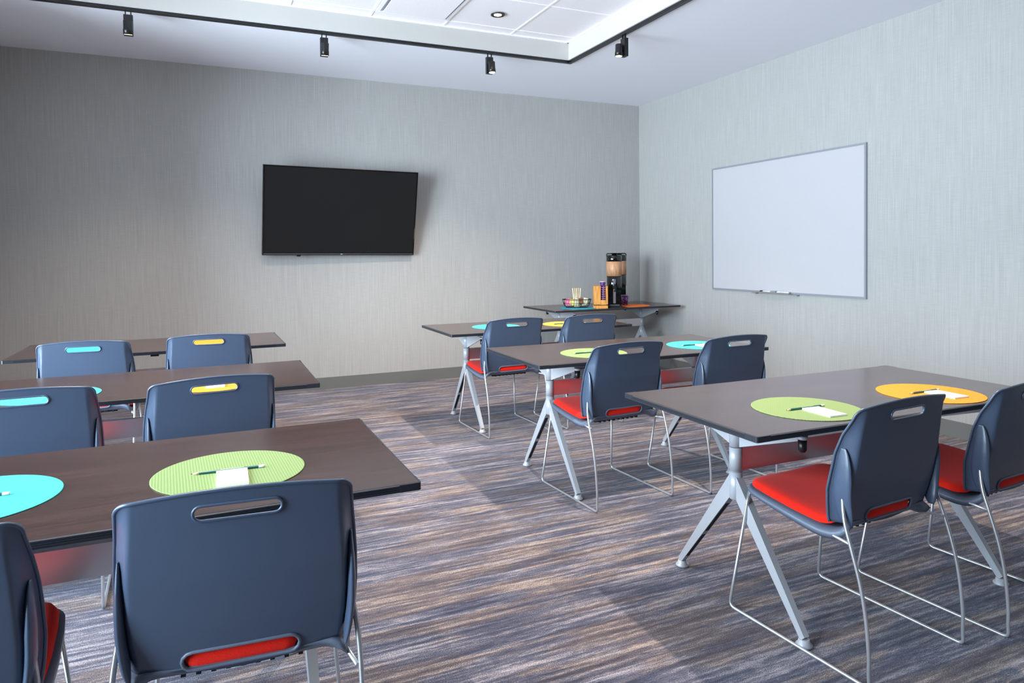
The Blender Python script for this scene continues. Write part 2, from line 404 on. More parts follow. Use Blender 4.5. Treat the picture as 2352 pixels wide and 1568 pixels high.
# ------------------------------------------------------------------ tables
TL, TW, TH, TK = 1.522, .748, .737, .019
def make_table():
    t = thing('training_table', 'x', 'table')
    b = MB(); b.box(0, 0, TH-.003, TL-.012, TW-.012, .006); top = b.build('table_top', 'wood', t, bevel=.0008, seg=1)
    b = MB()                                   # ribbed black edge band with plain corner caps
    e = .006
    prof = [(0, -.0005), (e, -.002), (e, -.006), (e-.0015, -.0068), (e, -.0076), (e, -.0105), (e-.0015, -.0113), (e, -.0121), (e, -.015), (e-.001, -.019), (-.02, -.019)]
    def band(P0, P1, N):
        d_ = Vector(P1)-Vector(P0); n = Vector(N); rows = []
        for q in (0, 1):
            p = Vector(P0)+d_*q
            rows.append([b.bm.verts.new(p+n*u+Vector((0, 0, TH+v))) for u, v in prof])
        for i in range(len(prof)-1): b.bm.faces.new((rows[0][i], rows[0][i+1], rows[1][i+1], rows[1][i]))
    hx, hy, cc = TL/2-e, TW/2-e, .05
    band((-hx+cc, -hy, 0), (hx-cc, -hy, 0), (0, -1, 0)); band((-hx+cc, hy, 0), (hx-cc, hy, 0), (0, 1, 0))
    band((-hx, -hy+cc, 0), (-hx, hy-cc, 0), (-1, 0, 0)); band((hx, -hy+cc, 0), (hx, hy-cc, 0), (1, 0, 0))
    b.build('edge_band', 'edge', t)
    for sx in (-1, 1):
        for sy in (-1, 1):
            b = MB(); x1, y1 = sx*TL/2, sy*TW/2; r = .008
            cx, cy = x1-sx*r, y1-sy*r
            arc = [(cx+sx*r*cos(a), cy+sy*r*sin(a)) for a in [k*pi/12 for k in range(7)]]
            poly = [(x1, y1-sy*.056)]+arc+[(x1-sx*.056, y1), (x1-sx*.056, y1-sy*.006), (x1-sx*.006, y1-sy*.006), (x1-sx*.006, y1-sy*.056)]
            b.prism(poly, 2, TH-.019, TH-.0002); b.build('corner_cap', 'edge', t)
    b = MB(); b.box(0, 0, TH-.0125, TL-.014, TW-.014, .0125)
    for sy in (-1, 1): b.box(0, sy*.17, TH-.026, TL-.5, .03, .016)
    b.build('underside_panel', 'rib', t)
    PX = TL/2-.247
    b = MB(); b.box(0, 0, .538, 2*PX-.03, .03, .084); b.build('cross_beam', 'metal', t, bevel=.006, seg=3)
    for sx in (-1, 1):
        x = sx*PX
        b = MB()
        b.lathe([(.0235, 0), (.0235, .10)], x, 0, .585, n=28)                  # upper
        b.lathe([(.0236, 0), (.0236, .088)], x, 0, .494, n=28)                 # collar
        b.lathe([(.018, 0), (.0235, .004), (.0235, .105)], x, 0, .386, n=28)
        b.lathe([(.0226, 0), (.0226, .003)], x, 0, .4915, n=28)
        b.build('post', 'silver', t)
        b = MB()
        for sy in (-1, 1):
            b.prism([(sy*.012, .583), (sy*.012, .705), (sy*.30, .708), (sy*.30, .678)], 0, x-.004, x+.004)
        b.box(x, 0, .709, .05, .62, .008)
        b.build('bracket', 'silver', t)
        for sy in (-1, 1):
            b = MB(); yy = sy*.305; xx = x-sx*.012
            b.lathe([(.010, 0), (.014, .008), (.0145, .042)], xx, yy, .642, n=20)
            k = b.build('latch_knob', 'black', t)
            b = MB(); b.lathe([(.017, 0), (.019, .003), (.017, .012)], xx, yy, .684, n=20); b.build('knob_cap', 'silver', k)
        for sy in (-1, 1):
            b = MB()
            n = 10; secs = []
            for i in range(n+1):
                f = i/n
                y = .016+(.322-.016)*f; top = .480-.444*f; bot = .392-.372*f
                yo = .016+(.334-.016)*f
                hw = .015-.004*f
                secs.append([(x-hw, sy*yo, top), (x+hw, sy*yo, top), (x+hw*1.0, sy*y*.985, bot), (x-hw*1.0, sy*y*.985, bot)])
            V = [[b.bm.verts.new(p) for p in s_] for s_ in secs]
            for a, c in zip(V, V[1:]):
                for i in range(4): b.bm.faces.new((a[i], a[(i+1) % 4], c[(i+1) % 4], c[i]))
            b.bm.faces.new(V[0]); b.bm.faces.new(V[-1][::-1])
            leg = b.build('leg', 'silver', t, bevel=.003)
            b = MB()
            for a_, c_2 in ((.10, .5), (.56, .9)):
                p = []
                for f in (a_, c_2):
                    y = (.016+.306*f)*.985; p.append((y, .392-.372*f))
                b.prism([(sy*p[0][0], p[0][1]-.0015), (sy*p[1][0], p[1][1]-.0015), (sy*p[1][0], p[1][1]+.003), (sy*p[0][0], p[0][1]+.003)], 0, x-.008, x+.008)
            b.build('leg_slot', 'rib', leg)
            b = MB(); b.lathe([(.024, 0), (.027, .003), (.027, .008), (.020, .013), (.017, .026)], x, sy*.322, 0, n=28); b.build('foot', 'silver', leg)
    return t
TABS = dict(
 R1=(2.305, 1.967, -.8, 'front training table on the right, with a lime mat and an orange mat'),
 R2=(2.302, 3.470, -.7, 'middle training table on the right, with a lime mat and a turquoise mat'),
 R3=(2.345, 4.962, -.3, 'training table with turquoise and yellow mats, just in front of the coffee station table'),
 L1=(-.275, 2.028, .1, 'nearest training table on the left, with a large lime mat and a turquoise mat'),
 L2=(-.299, 3.519, -.3, 'middle training table on the left, with orange mat seen through a chair handle'),
 L3=(-.295, 5.028, .5, 'farthest training table on the left, below the wall television'),
 C=(3.896, 6.338, -.1, 'dark coffee station table set against the back wall in the corner'))
proto = make_table(); first = True
for k, (x, y, r, lab) in TABS.items():
    t = proto if first else copy_tree(proto); first = False
    t.location = (x, y, 0); t.rotation_euler = (0, 0, radians(r)); tag(t, lab, 'table', 'dark training tables with silver legs')
    if k == 'L3': MB().box(0, -TW/2+.05, TH-.026, .045, .04, .014).build('cable_clip', 'black', t, bevel=.002)

# ------------------------------------------------------------------ chairs
WT = [(.43, .226), (.46, .231), (.52, .239), (.58, .2425), (.66, .241), (.72, .2375), (.78, .232), (.85, .225)]
YC = [(.43, -.160), (.47, -.168), (.50, -.176), (.55, -.188), (.65, -.208), (.75, -.222), (.85, -.238)]
DF = [(.43, .02), (.47, .040), (.56, .056), (.68, .054), (.74, .042), (.79, .020), (.83, .006), (.85, .003)]
def back_y(x, z):
    w = lerp_tab(WT, z); e = sstep((abs(x)-(w-.034))/.034)
    return lerp_tab(YC, z)+.010*(x/.23)**2+lerp_tab(DF, z)*e
def back_pt(u, v):
    U = (u*2-1); s = 1 if U >= 0 else -1; a = abs(U)
    # denser samples at the rim
    a = a*1.0
    z_est = .45+.39*v; w = lerp_tab(WT, z_est); x = s*a*w
    zt = .842-.016*(x/.226)**2; r = .024; k = abs(x)-(lerp_tab(WT, .83)-r)
    if k > 0: zt -= r-sqrt(max(0, r*r-min(k, r)**2))
    zb = .437+.020*min(1, (x/.17)**2)
    z = zb+(zt-zb)*v
    return Vector((x, back_y(x, z), z))
def apply_bool(o, cutters):
    for c in cutters:
        md = o.modifiers.new('b', 'BOOLEAN'); md.operation = 'DIFFERENCE'; md.object = c; md.solver = 'EXACT'
    dg = bpy.context.evaluated_depsgraph_get(); me = bpy.data.meshes.new_from_object(o.evaluated_get(dg))
    o.modifiers.clear(); old = o.data; o.data = me; bpy.data.meshes.remove(old)
    for c in cutters: bpy.data.objects.remove(c)
def solid_grid(mb, fn, nu, nv, off):
    """closed sheet between fn and off(fn)"""
    A = mb.grid(fn, nu, nv); B = mb.grid(lambda u, v: off(fn(u, v), u, v), nu, nv)
    ring = [(0, i) for i in range(nu)]+[(j, nu) for j in range(nv)]+[(nv, i) for i in range(nu, 0, -1)]+[(j, 0) for j in range(nv, 0, -1)]
    for (j0, i0), (j1, i1) in zip(ring, ring[1:]+ring[:1]):
        f = mb.bm.faces.new((A[j0][i0], A[j1][i1], B[j1][i1], B[j0][i0])); f.smooth = True
SEATP = [(.252, .461), (.235, .458), (.15, .450), (.05, .440), (-.03, .431), (-.085, .425), (-.120, .428), (-.145, .440), (-.158, .458)]
SEATW = [(0, .196), (.04, .214), (.10, .225), (.25, .232), (.5, .237), (.72, .236), (.86, .228), (1, .212)]
def prof_pt(P, t):
    L = [0]
    for (a, b), (c, d) in zip(P, P[1:]): L.append(L[-1]+math.hypot(c-a, d-b))
    q = t*L[-1]
    for i in range(len(P)-1):
        if q <= L[i+1]+1e-9:
            f = (q-L[i])/(L[i+1]-L[i]); return P[i][0]+(P[i+1][0]-P[i][0])*f, P[i][1]+(P[i+1][1]-P[i][1])*f
    return P[-1]
PADP = [(.246, .470), (.235, .472), (.15, .464), (.05, .453), (-.03, .445), (-.08, .441), (-.112, .446), (-.135, .462), (-.147, .485), (-.152, .508)]
def make_chair():
    t = thing('stacking_chair', 'x', 'chair')
    # backrest sheet
    b = MB()
    nu, nv = 72, 44
    def cu(u):      # cluster columns towards the rims
        U = 2*u-1; s = 1 if U >= 0 else -1; a = abs(U); a = 1-(1-a)**1.35; return (s*a+1)/2
    def F(u, v):
        u = cu(u); vv = 1-(1-v)**1.15
        return back_pt(u, vv)
    def OFF(p, u, v):
        e = 1e-3; z = p.z
        nx = (back_y(p.x+e, z)-back_y(p.x-e, z))/(2*e); nx = max(-2.5, min(2.5, nx))
        n = Vector((-nx, 1, .12)).normalized()
        return p+n*.0055
    solid_grid(b, F, nu, nv, OFF)
    back = b.build('backrest', 'shell', t)
    cuts = []
    c = MB(); c.prism(stadium(0, .7965, .168, .030), 1, -.30, -.15); cuts.append(c.build('cut', 'shell'))
    c = MB(); c.prism(stadium(0, .4695, .232, .040, 6), 1, -.26, -.10); cuts.append(c.build('cut', 'shell'))
    apply_bool(back, cuts)
    for p in back.data.polygons: p.use_smooth = True
    def rim(cx, cz, w, h, r, n):
        return [(x, back_y(x, z)-.001, z) for x, z in stadium(cx, cz, w, h, n)]
    b = MB(); b.tube(rim(0, .7965, .170, .032, 0, 8), .0032, 8, closed=True); b.build('handle_rim', 'shell', back)
    b = MB(); b.tube(rim(0, .4695, .234, .042, 0, 6), .0040, 8, closed=True); b.build('opening_rim', 'seat', back)
    # rolled edge bead around top and sides
    pts = [back_pt(0, v/30) for v in range(0, 30)]+[back_pt(cu(u/60), 1) for u in range(0, 61)]+[back_pt(1, v/30) for v in range(29, -1, -1)]
    b = MB(); b.tube([p+Vector((0, .002, 0)) for p in pts], .0042, 8); b.build('edge_bead', 'shell', back)
    # leg sleeves
    for s in (-1, 1):
        path = [(.229, -.166, .700), (.228, -.166, .680), (.228, -.167, .645), (.228, -.166, .60), (.227, -.164, .55), (.223, -.166, .51), (.218, -.170, .48), (.212, -.176, .452)]
        rad = [(.002, .010), (.005, .020), (.008, .027), (.010, .031), (.010, .031), (.009, .029), (.008, .024), (.003, .010)]
        b = MB()
        P = smooth_path([(s*x, y, z) for x, y, z in path], 4)
        RR = []
        for i in range(len(P)):
            f = i/(len(P)-1)*(len(rad)-1); k = min(int(f), len(rad)-2); g = f-k
            RR.append((rad[k][0]*(1-g)+rad[k+1][0]*g, rad[k][1]*(1-g)+rad[k+1][1]*g))
        n = 16; rings = []
        for p, (ra, rb) in zip(P, RR):
            rings.append([b.bm.verts.new(p+Vector((ra*cos(2*pi*k/n), rb*sin(2*pi*k/n), 0))) for k in range(n)])
        for a, c in zip(rings, rings[1:]):
            for k in range(n): b.bm.faces.new((a[k], a[(k+1) % n], c[(k+1) % n], c[k])).smooth = True
        b.bm.faces.new(rings[0]); b.bm.faces.new(rings[-1])
        b.build('leg_sleeve', 'shell', t)
    # seat shell
    def SF(u, v):
        y, z = prof_pt(SEATP, v); w = lerp_tab(SEATW, v); U = 2*u-1; x = U*w
        z += .004*U*U - .010*sstep((abs(U)-.9)/.1)*(.3+v)
        yy = y-.016*abs(U)**6*(1-v)**6
        return Vector((x, yy, z))
    def SO(p, u, v):
        U = abs(2*u-1); k = .007+.014*sstep((U-.75)/.25)*(.35+.65*v)
        e = .01; y0_, z0_ = prof_pt(SEATP, max(0, v-e)); y1_, z1_ = prof_pt(SEATP, min(1, v+e))
        d_ = Vector((0, y1_-y0_, z1_-z0_)).normalized(); n = Vector((0, d_.z, -d_.y)); n = -n if n.z > 0 or (abs(n.z) < .2 and n.y > 0) else n
        return p+n*k
    b = MB(); solid_grid(b, SF, 32, 36, SO); b.build('seat_shell', 'seat', t)
    # cushion
    def PF(u, v):
        y, z = prof_pt(PADP, v); w = lerp_tab(SEATW, v)-.010; U = 2*u-1; x = U*w
        if v > .78: x = U*(w-(w-.125)*sstep((v-.78)/.22))
        e = .01; y0_, z0_ = prof_pt(PADP, max(0, v-e)); y1_, z1_ = prof_pt(PADP, min(1, v+e))
        d_ = Vector((0, y1_-y0_, z1_-z0_)).normalized(); n = Vector((0, -d_.z, d_.y)); n = n if n.z > 0 or n.y > 0 else -n
        if d_.y > 0: pass
        edge = (max(0, 1-abs(U)**9))**.5*(max(0, 1-(2*v-1)**12))**.5
        n = Vector((0, d_.z, -d_.y)); n = -n if n.z < 0 else n
        k = .024*edge-.004*edge*(1-U*U)
        p = Vector((x, y-.016*abs(U)**6*(1-v)**6, z+.004*U*U-.004))+n*k
        return p
    def PO(p, u, v):
        y, z = prof_pt(PADP, v); U = 2*u-1
        return Vector((p.x, y-.016*abs(U)**6*(1-v)**6-.001, z+.004*U*U-.006))
    b = MB(); solid_grid(b, PF, 40, 44, PO)
    # piece seen through the lumbar opening
    b.lathe([(.002, -.112), (.013, -.104), (.0165, -.085), (.0165, .085), (.013, .104), (.002, .112)], 0, -.158, .472, n=16, R=Matrix.Rotation(pi/2, 3, 'Y') @ Matrix.Diagonal((1.35, .55, 1)))
    b.build('seat_cushion', 'red', t)
    # underside ribs
    b = MB()
    for k in range(9): b.box(-.12+.03*k, -.100, .417, .010, .04, .008)
    b.box(0, -.09, .417, .28, .012, .012)
    b.build('underside_ribs', 'rib', t)
    for s in (-1, 1):
        X = .243*s
        low = fillet([(s*.205, .228, .442), (s*.243, .289, .0065), (X, -.266, .0065), (X*1.0, -.263, .05)], .028)
        hi = smooth_path([(X, -.263, .05), (X, -.263, .11), (X, -.253, .213), (X, -.234, .312), (X, -.204, .41), (X*.985, -.180, .48), (X*.945, -.166, .55), (X*.925, -.164, .60)], 5)
        b = MB(); b.tube(low[:-1]+hi, .0058, 10); b.build('sled_leg', 'wire', t)
    for loop in ([(-.205, .228, .441), (-.205, .19, .434), (.205, .19, .434), (.205, .228, .441)], [(-.236, -.205, .412), (-.205, -.06, .413), (.205, -.06, .413), (.236, -.205, .412)]):
        MB().tube(fillet(loop, .03), .0055, 8).build('seat_support', 'wire', t)
    return t
CH = [
 (.0705, 1.715, -4.6, 'nearest chair on the left with its whole slate back and red strip facing the viewer'),
 (-.545, 1.719, .5, 'chair cut off by the lower left corner, red seat edge showing on its right'),
 (-.62, 3.17, 2, 'chair at the left edge with turquoise mat and pencil seen through its handle slot'),
 (-.004, 3.118, 7, 'chair between two left tables with white notepad on orange seen through its handle slot'),
 (-.62, 4.69, -3, 'back left chair with only plain turquoise mat seen through its handle slot'),
 (.022, 4.713, -3, 'back left chair with only plain orange mat seen through its handle slot'),
 (2.001, 1.680, 3.8, 'front right chair, red seat and sled legs in full view, at the lime mat'),
 (2.660, 1.674, 4, 'front right chair cut off by the right edge, at the orange mat'),
 (2.0, 3.218, 3.5, 'middle right chair at the lime mat, full red seat side visible'),
 (2.700, 3.180, 2, 'middle right chair at the turquoise mat, pale wall seen through its handle slot'),
 (2.036, 4.722, 3, 'rear right chair at the turquoise mat, red strip low on its dark back'),
 (2.665, 4.700, 1, 'rear right chair at the yellow mat, back overlapping the coffee station table')]
chair0 = make_chair()
for i, (x, y, r, lab) in enumerate(CH):
    c = chair0 if i == 0 else copy_tree(chair0)
    c.location = (x, y, 0); c.rotation_euler = (0, 0, radians(r)); tag(c, lab, 'chair', 'slate and red stacking chairs')

# ------------------------------------------------------------------ mats, notepads and pencils
def placemat(x, y, m_, label, r=.190, rz=0.):
    b = MB(); b.lathe([(r-.001, 0), (r, .0006), (r, .0016), (r-.0015, .0022)], n=96)
    o = b.build('round_placemat', m_); o.location = (x, y, TH+.0003); o.rotation_euler = (0, 0, rz)
    return tag(o, label, 'placemat', 'round woven placemats')
Z1 = TH+.0026
placemat(1.980, 1.820, 'green', 'round lime placemat on the front right table')
placemat(2.622, 1.797, 'orange', 'round orange placemat on the front right table')
placemat(.050, 1.958, 'green', 'round lime placemat on the nearest left table', rz=.05)
placemat(-.522, 1.990, 'teal', 'turquoise placemat cut off by the left edge on the nearest left table')
placemat(2.010, 3.360, 'green', 'round lime placemat on the middle right table')
placemat(2.745, 3.350, 'teal', 'round turquoise placemat on the middle right table, with pencil and notepad')
placemat(2.068, 4.930, 'teal', 'turquoise placemat on the right table nearest the coffee station')
placemat(2.642, 4.840, 'yellow', 'round yellow placemat on the right table nearest the coffee station')
placemat(-.605, 3.375, 'teal', 'turquoise placemat on the middle left table, mostly behind a chair')
placemat(.030, 3.340, 'orange', 'orange placemat on the middle left table, seen through a chair handle slot')
placemat(-.680, 4.985, 'teal', 'turquoise placemat on the farthest left table, seen through a chair handle slot')
placemat(.010, 4.965, 'orange', 'orange placemat on the farthest left table, seen through a chair handle slot')
placemat(3.520, 6.190, 'blue', 'deep blue placemat under the wire basket at the coffee station')
placemat(4.175, 6.170, 'dorange', 'burnt orange placemat on the right half of the coffee station table')
pad0 = None
def notepad(x, y, rz, label):
    global pad0
    if pad0 is None:
        pad0 = thing('notepad', 'x', 'notepad')
        MB().box(0, 0, .003, .076, .127, .006).build('paper_block', 'paper', pad0, bevel=.0004, seg=1)
        MB().box(0, .061, .0033, .0764, .006, .0068).build('glued_edge', 'cream', pad0)
        o = pad0
    else: o = copy_tree(pad0)
    o.location = (x, y, Z1); o.rotation_euler = (0, 0, rz); return tag(o, label, 'notepad', 'small white notepads')
pen0 = None
def pencil(x, y, rz, label, z=None):
    global pen0
    if pen0 is None:
        pen0 = thing('pencil', 'x', 'pencil'); R = Matrix.Rotation(pi/2, 3, 'Y'); r = .0037
        MB().lathe([(r, -.070), (r, .076)], 0, 0, r, n=6, R=R, smooth=False).build('barrel', 'pencil', pen0)
        MB().box(.010, 0, 2*r-.0006, .058, .0030, .0006).build('printed_strip', 'pencilw', pen0)
        MB().lathe([(.0012, -.086), (r-.0001, -.070)], 0, 0, r, n=12, R=R).build('sharpened_tip', 'tip', pen0)
        MB().lathe([(.0002, -.091), (.0013, -.086)], 0, 0, r, n=10, R=R).build('lead', 'lead', pen0)
        MB().lathe([(r, .076), (r+.0001, .077), (r+.0001, .086), (r, .092)], 0, 0, r, n=14, R=R).build('eraser', 'eraser', pen0)
        o = pen0
    else: o = copy_tree(pen0)
    o.location = (x, y, Z1 if z is None else z); o.rotation_euler = (0, 0, rz); return tag(o, label, 'pencil', 'dark green pencils')
notepad(1.976, 1.737, -.06, 'white notepad on the lime mat of the front right table')
pencil(1.966, 1.812, -.02, 'dark pencil above the notepad on the front right lime mat')
notepad(2.634, 1.738, -.06, 'white notepad on the orange mat of the front right table')
pencil(2.612, 1.812, .02, 'dark pencil on the orange mat of the front right table')
notepad(.053, 1.883, -.02, 'cream notepad on the large lime mat of the nearest left table')
pencil(.045, 1.956, -.05, 'green pencil with white eraser on the nearest lime mat')
pencil(-.532, 2.000, -.05, 'pencil with only its white eraser end in view at the left edge')
pencil(1.965, 3.365, -.02, 'dark pencil on the middle right lime mat')
notepad(2.050, 3.285, -.04, 'notepad on the middle right lime mat, partly behind a chair back')
pencil(2.700, 3.345, 0, 'dark pencil on the middle right turquoise mat')
notepad(2.745, 3.270, -.06, 'notepad on the middle right turquoise mat, touching a chair back')
pencil(2.600, 4.835, 0, 'dark pencil on the yellow mat')
notepad(2.640, 4.755, 0, 'notepad on the yellow mat, behind a chair back')
pencil(-.575, 3.375, 0, 'green pencil on the middle left turquoise mat, seen through a handle slot')
notepad(-.520, 3.300, -.3, 'notepad on the middle left turquoise mat, seen through a handle slot')
notepad(.030, 3.290, 0, 'notepad on the middle left orange mat, seen through a handle slot')

# ------------------------------------------------------------------ television
tv = thing('wall_television', 'large black flat television tilted down on the back wall', 'television', (1.2166, 6.70, 1.7215))
Rt = Matrix.Rotation(.0189, 4, 'Z') @ Matrix.Rotation(.2075, 4, 'X') @ Matrix.Rotation(.0095, 4, 'Y')
tv.rotation_euler = Rt.to_euler()
w, h = 1.460, .8395
b = MB(); b.box(0, .022, 0, w, .036, h); b.build('casing', 'black', tv, bevel=.004)
b = MB()
b.box(0, -.003, h/2-.005, w, .016, .010); b.box(-w/2+.005, -.003, 0, .010, .016, h-.02); b.box(w/2-.005, -.003, 0, .010, .016, h-.02)
b.box(0, -.003, -h/2+.010, w, .016, .020)
b.build('bezel', 'gloss', tv, bevel=.002)
MB().box(0, 0, .005, w-.020, .008, h-.03).build('screen', 'screen', tv)
MB().box(0, -.0125, -h/2+.013, w-.02, .003, .0025).build('lower_trim_line', 'alu', tv)
b = MB(); b.lathe([(.004, 0), (.004, .001)], -.004, -.0145, -h/2+.012, n=14, R=Matrix.Rotation(pi/2, 3, 'X')); b.box(.006, -.0145, -h/2+.012, .009, .001, .005); b.build('brand_mark', 'white', tv)
MB().box(-w/2+.33, .0, -h/2-.006, .035, .02, .014).build('sensor', 'black', tv, bevel=.003)
b = MB(); b.box(0, .075, -.05, .42, .07, .30); b.build('wall_mount', 'rib', tv)

# ------------------------------------------------------------------ whiteboard
wb = thing('whiteboard', 'large blank whiteboard with grey frame on the right wall', 'whiteboard', (WX, 4.655, 1.538))
Yw, Zw = 1.785, 1.228
MB().box(-.010, 0, 0, .012, Yw-.02, Zw-.02).build('writing_surface', 'board', wb)
b = MB()
for s in (-1, 1):
    b.box(-.010, s*(Yw/2-.008), 0, .020, .016, Zw); b.box(-.010, 0, s*(Zw/2-.008), .0198, Yw-.032, .016)
b.build('frame', 'alu', wb)
b = MB(); y0_, y1_ = 4.93-4.655, 4.49-4.655
b.box(-.045, (y0_+y1_)/2, -Zw/2+.002, .06, y0_-y1_, .004); b.box(-.074, (y0_+y1_)/2, -Zw/2+.006, .003, y0_-y1_, .012)
b.build('marker_tray', 'metal', wb)
for yy in (4.95, 4.46): MB().box(-.018, yy-4.655, -Zw/2-.008, .03, .05, .010).build('tray_clip', 'alu', wb)
mk = None
for (yy, cap, lab) in ((4.79, 'black', 'white marker with black cap on the whiteboard tray'), (4.585, 'white', 'all white marker on the right end of the whiteboard tray')):
    t = thing('marker_pen', lab, 'marker', (WX-.045, yy, 1.538-Zw/2+.0045+.0085))
    R = Matrix.Rotation(-pi/2, 3, 'X')
    MB().lathe([(.006, -.072), (.0082, -.068), (.0085, .030)], n=16, R=R).build('barrel', 'white', t)
    MB().lathe([(.0092, .030), (.0092, .062), (.006, .068)], n=16, R=R).build('cap', cap, t)
b = MB().box(0, 0, 0, .034, .06, .018).build('eraser_block', 'alu', None, bevel=.003); b.location = (WX-.045, 4.688, 1.538-Zw/2+.0135)
tag(b, 'small grey eraser between the two markers on the whiteboard tray', 'eraser')

# ------------------------------------------------------------------ ceiling fittings
tr = thing('lighting_track', 'black L shaped track rail around the ceiling recess corner', 'track rail', (3.05, 5.48, CEIL))
zr = -.0115
b = MB(); b.box((-1.2-3.05)/2+.0175, 0, zr, 1.2+3.05, .034, .022); b.build('long_rail', 'black', tr, bevel=.002)
b = MB(); b.box(0, -(5.48+2.9)/2-.0175, zr, .034, 5.48+2.9, .022); b.build('side_rail', 'black', tr, bevel=.002)
def track_head(x, y, rz, tilt, label):
    t = thing('track_spotlight', label, 'track light', (x, y, CEIL-.023), rz, 'black track spotlights')
    b = MB()
    for s in (-1, 1): b.box(s*.017, 0, -.013, .007, .014, .030)
    b.build('track_adapter', 'black', t)
    b = MB(); b.box(0, .004, -.098, .058, .034, .142); b.build('driver_box', 'black', t, bevel=.006, seg=3)
    R = Matrix.Rotation(tilt, 3, 'X')
    b = MB(); b.lathe([(.027, 0), (.029, -.004), (.029, -.055), (.031, -.062), (.031, -.094), (.027, -.094), (.026, -.088)], 0, -.046, -.078, n=28, R=R)
    lh = b.build('lamp_can', 'black', t)
    MB().lathe([(.0255, -.0935), (.0255, -.0895)], 0, -.046, -.078, n=24, R=R).build('lens', 'glow', lh)
    b = MB(); b.cyl((0, -.012, -.125), (0, -.03, -.125), .010); b.build('pivot', 'black', lh)
    l = bpy.data.lights.new('spot', 'SPOT'); l.energy = TRACK_W; l.color = WARM; l.spot_size = radians(100); l.spot_blend = 1.; l.shadow_soft_size = .025
    lo = bpy.data.objects.new('spot_lamp', l); COL.objects.link(lo); lo.parent = t
    lo.location = Vector((0, -.046, -.078)) + R @ Vector((0, 0, -.10)); lo.rotation_euler = (tilt, 0, 0)
    return t
track_head(-.462, 5.48, 0, .22, 'black track spotlight farthest left on the long rail')
track_head(.872, 5.48, 0, .22, 'black track spotlight above the television, second from left')
track_head(2.262, 5.48, 0, -.10, 'lit black track spotlight near the ceiling recess corner, on the long rail')
track_head(3.05, 4.60, -pi/2, -.04, 'lit black track spotlight on the short side rail')
def downlight(x, y, label, k=1.):
    t = thing('recessed_downlight', label, 'downlight', (x, y, TRZ), 0, 'recessed ceiling downlights')
    MB().lathe([(.056, 0), (.056, -.004), (.050, -.006), (.036, -.001), (.036, .0)], n=40).build('trim_ring', 'black', t)
    MB().lathe([(.030, -.001), (.030, -.0035), (.016, -.0045)], n=30).build('lens', 'glow', t)
    l = bpy.data.lights.new('spot', 'SPOT'); l.energy = DOWN_W*2*k; l.color = WARM; l.spot_size = radians(112); l.spot_blend = 1.; l.shadow_soft_size = .03
    lo = bpy.data.objects.new('downlight_lamp', l); COL.objects.link(lo); lo.parent = t; lo.location = (0, 0, -.02)
downlight(2.143, 5.011, 'round recessed downlight with black ring in a ceiling tile')
for x, y, k, lab in ((2.143, 2.573, 1., 'recessed downlight over the front right table, above the top edge of the view'), (-.295, 5.011, .5, 'recessed downlight over the farthest left table, above the top edge'), (-.295, 2.573, .4, 'recessed downlight over the nearest left table, above the top edge')):
    downlight(x, y, lab, k)  # extra lamps out of view, added to light the tables and floor
ad = thing('air_diffuser', 'square white air diffuser plate set in the ceiling grid', 'air vent', (1.532, 5.011, TRZ))
b = MB()
for s in (-1, 1):
    b.box(s*.279, 0, .003, .028, .586, .010); b.box(0, s*.279, .003, .530, .028, .010)
b.build('outer_frame', 'tbar', ad, bevel=.002)
MB().box(0, 0, -.010, .49, .49, .008).build('face_plate', 'tile', ad, bevel=.004)
b = MB()
for s in (-1, 1):
    b.prism([(s*.265, .0), (s*.225, .006), (s*.225, .010), (s*.265, .006)], 1, -.26, .26)
b.box(0, 0, .0075, .53, .53, .003)
b.build('air_slot', 'alu', ad)
b = MB(); b.lathe([(.045, 0), (.045, -.006), (.036, -.011), (.012, -.012)], 3.435, 3.612, CEIL, n=32); b = b.build('sprinkler_cover', 'white')
tag(b, 'round white fitting just cut by the top edge of the view', 'sprinkler cover')

# ------------------------------------------------------------------ coffee station
def dispenser(x, y, rz, label):
    t = thing('coffee_dispenser', label, 'coffee dispenser', (x, y, TH+.0005), rz, 'black coffee dispensers')
    b = MB(); b.box(0, 0, .012, .15, .20, .024); b.build('base', 'black', t, bevel=.008, seg=3)
    b = MB(); b.box(0, -.065, .027, .10, .06, .006); b.build('drip_tray', 'steel', t, bevel=.002)
    b = MB(); b.box(0, .022, .12, .140, .115, .20); b.build('stand_column', 'gloss', t, bevel=.02, seg=4)
    b = MB(); b.lathe([(.070, .195), (.078, .205), (.078, .325)], n=40); b.build('lower_tank', 'gloss', t)
    b = MB(); b.lathe([(.0795, .325), (.0795, .478)], n=40); b.build('wood_wrap', 'tan', t)
    b = MB(); b.lathe([(.080, .478), (.081, .50), (.079, .535), (.070, .545), (.03, .548)], n=40)
    b.box(0, -.02, .553, .05, .11, .026); lid = b.build('lid', 'gloss', t)
    b = MB(); b.tube(fillet([(-.075, .01, .52), (-.078, .01, .560), (.078, .01, .560), (.075, .01, .52)], .03), .006, 8); b.build('carry_handle', 'black', lid)
    b = MB(); b.box(-.002, -.083, .17, .026, .010, .25); b.build('sight_gauge', 'steel', t, bevel=.003)
    b = MB(); b.box(0, -.078, .21, .034, .04, .034); b.cyl((0, -.092, .20), (0, -.092, .165), .008); b.box(0, -.10, .235, .018, .03, .02)
    b.build('faucet', 'black', t, bevel=.002)
    return t
dispenser(3.908, 6.105, -.52, 'front coffee dispenser with tan wooden wrap on the coffee station table')
dispenser(4.218, 6.485, -.52, 'second coffee dispenser half hidden behind the front one, by the corner')
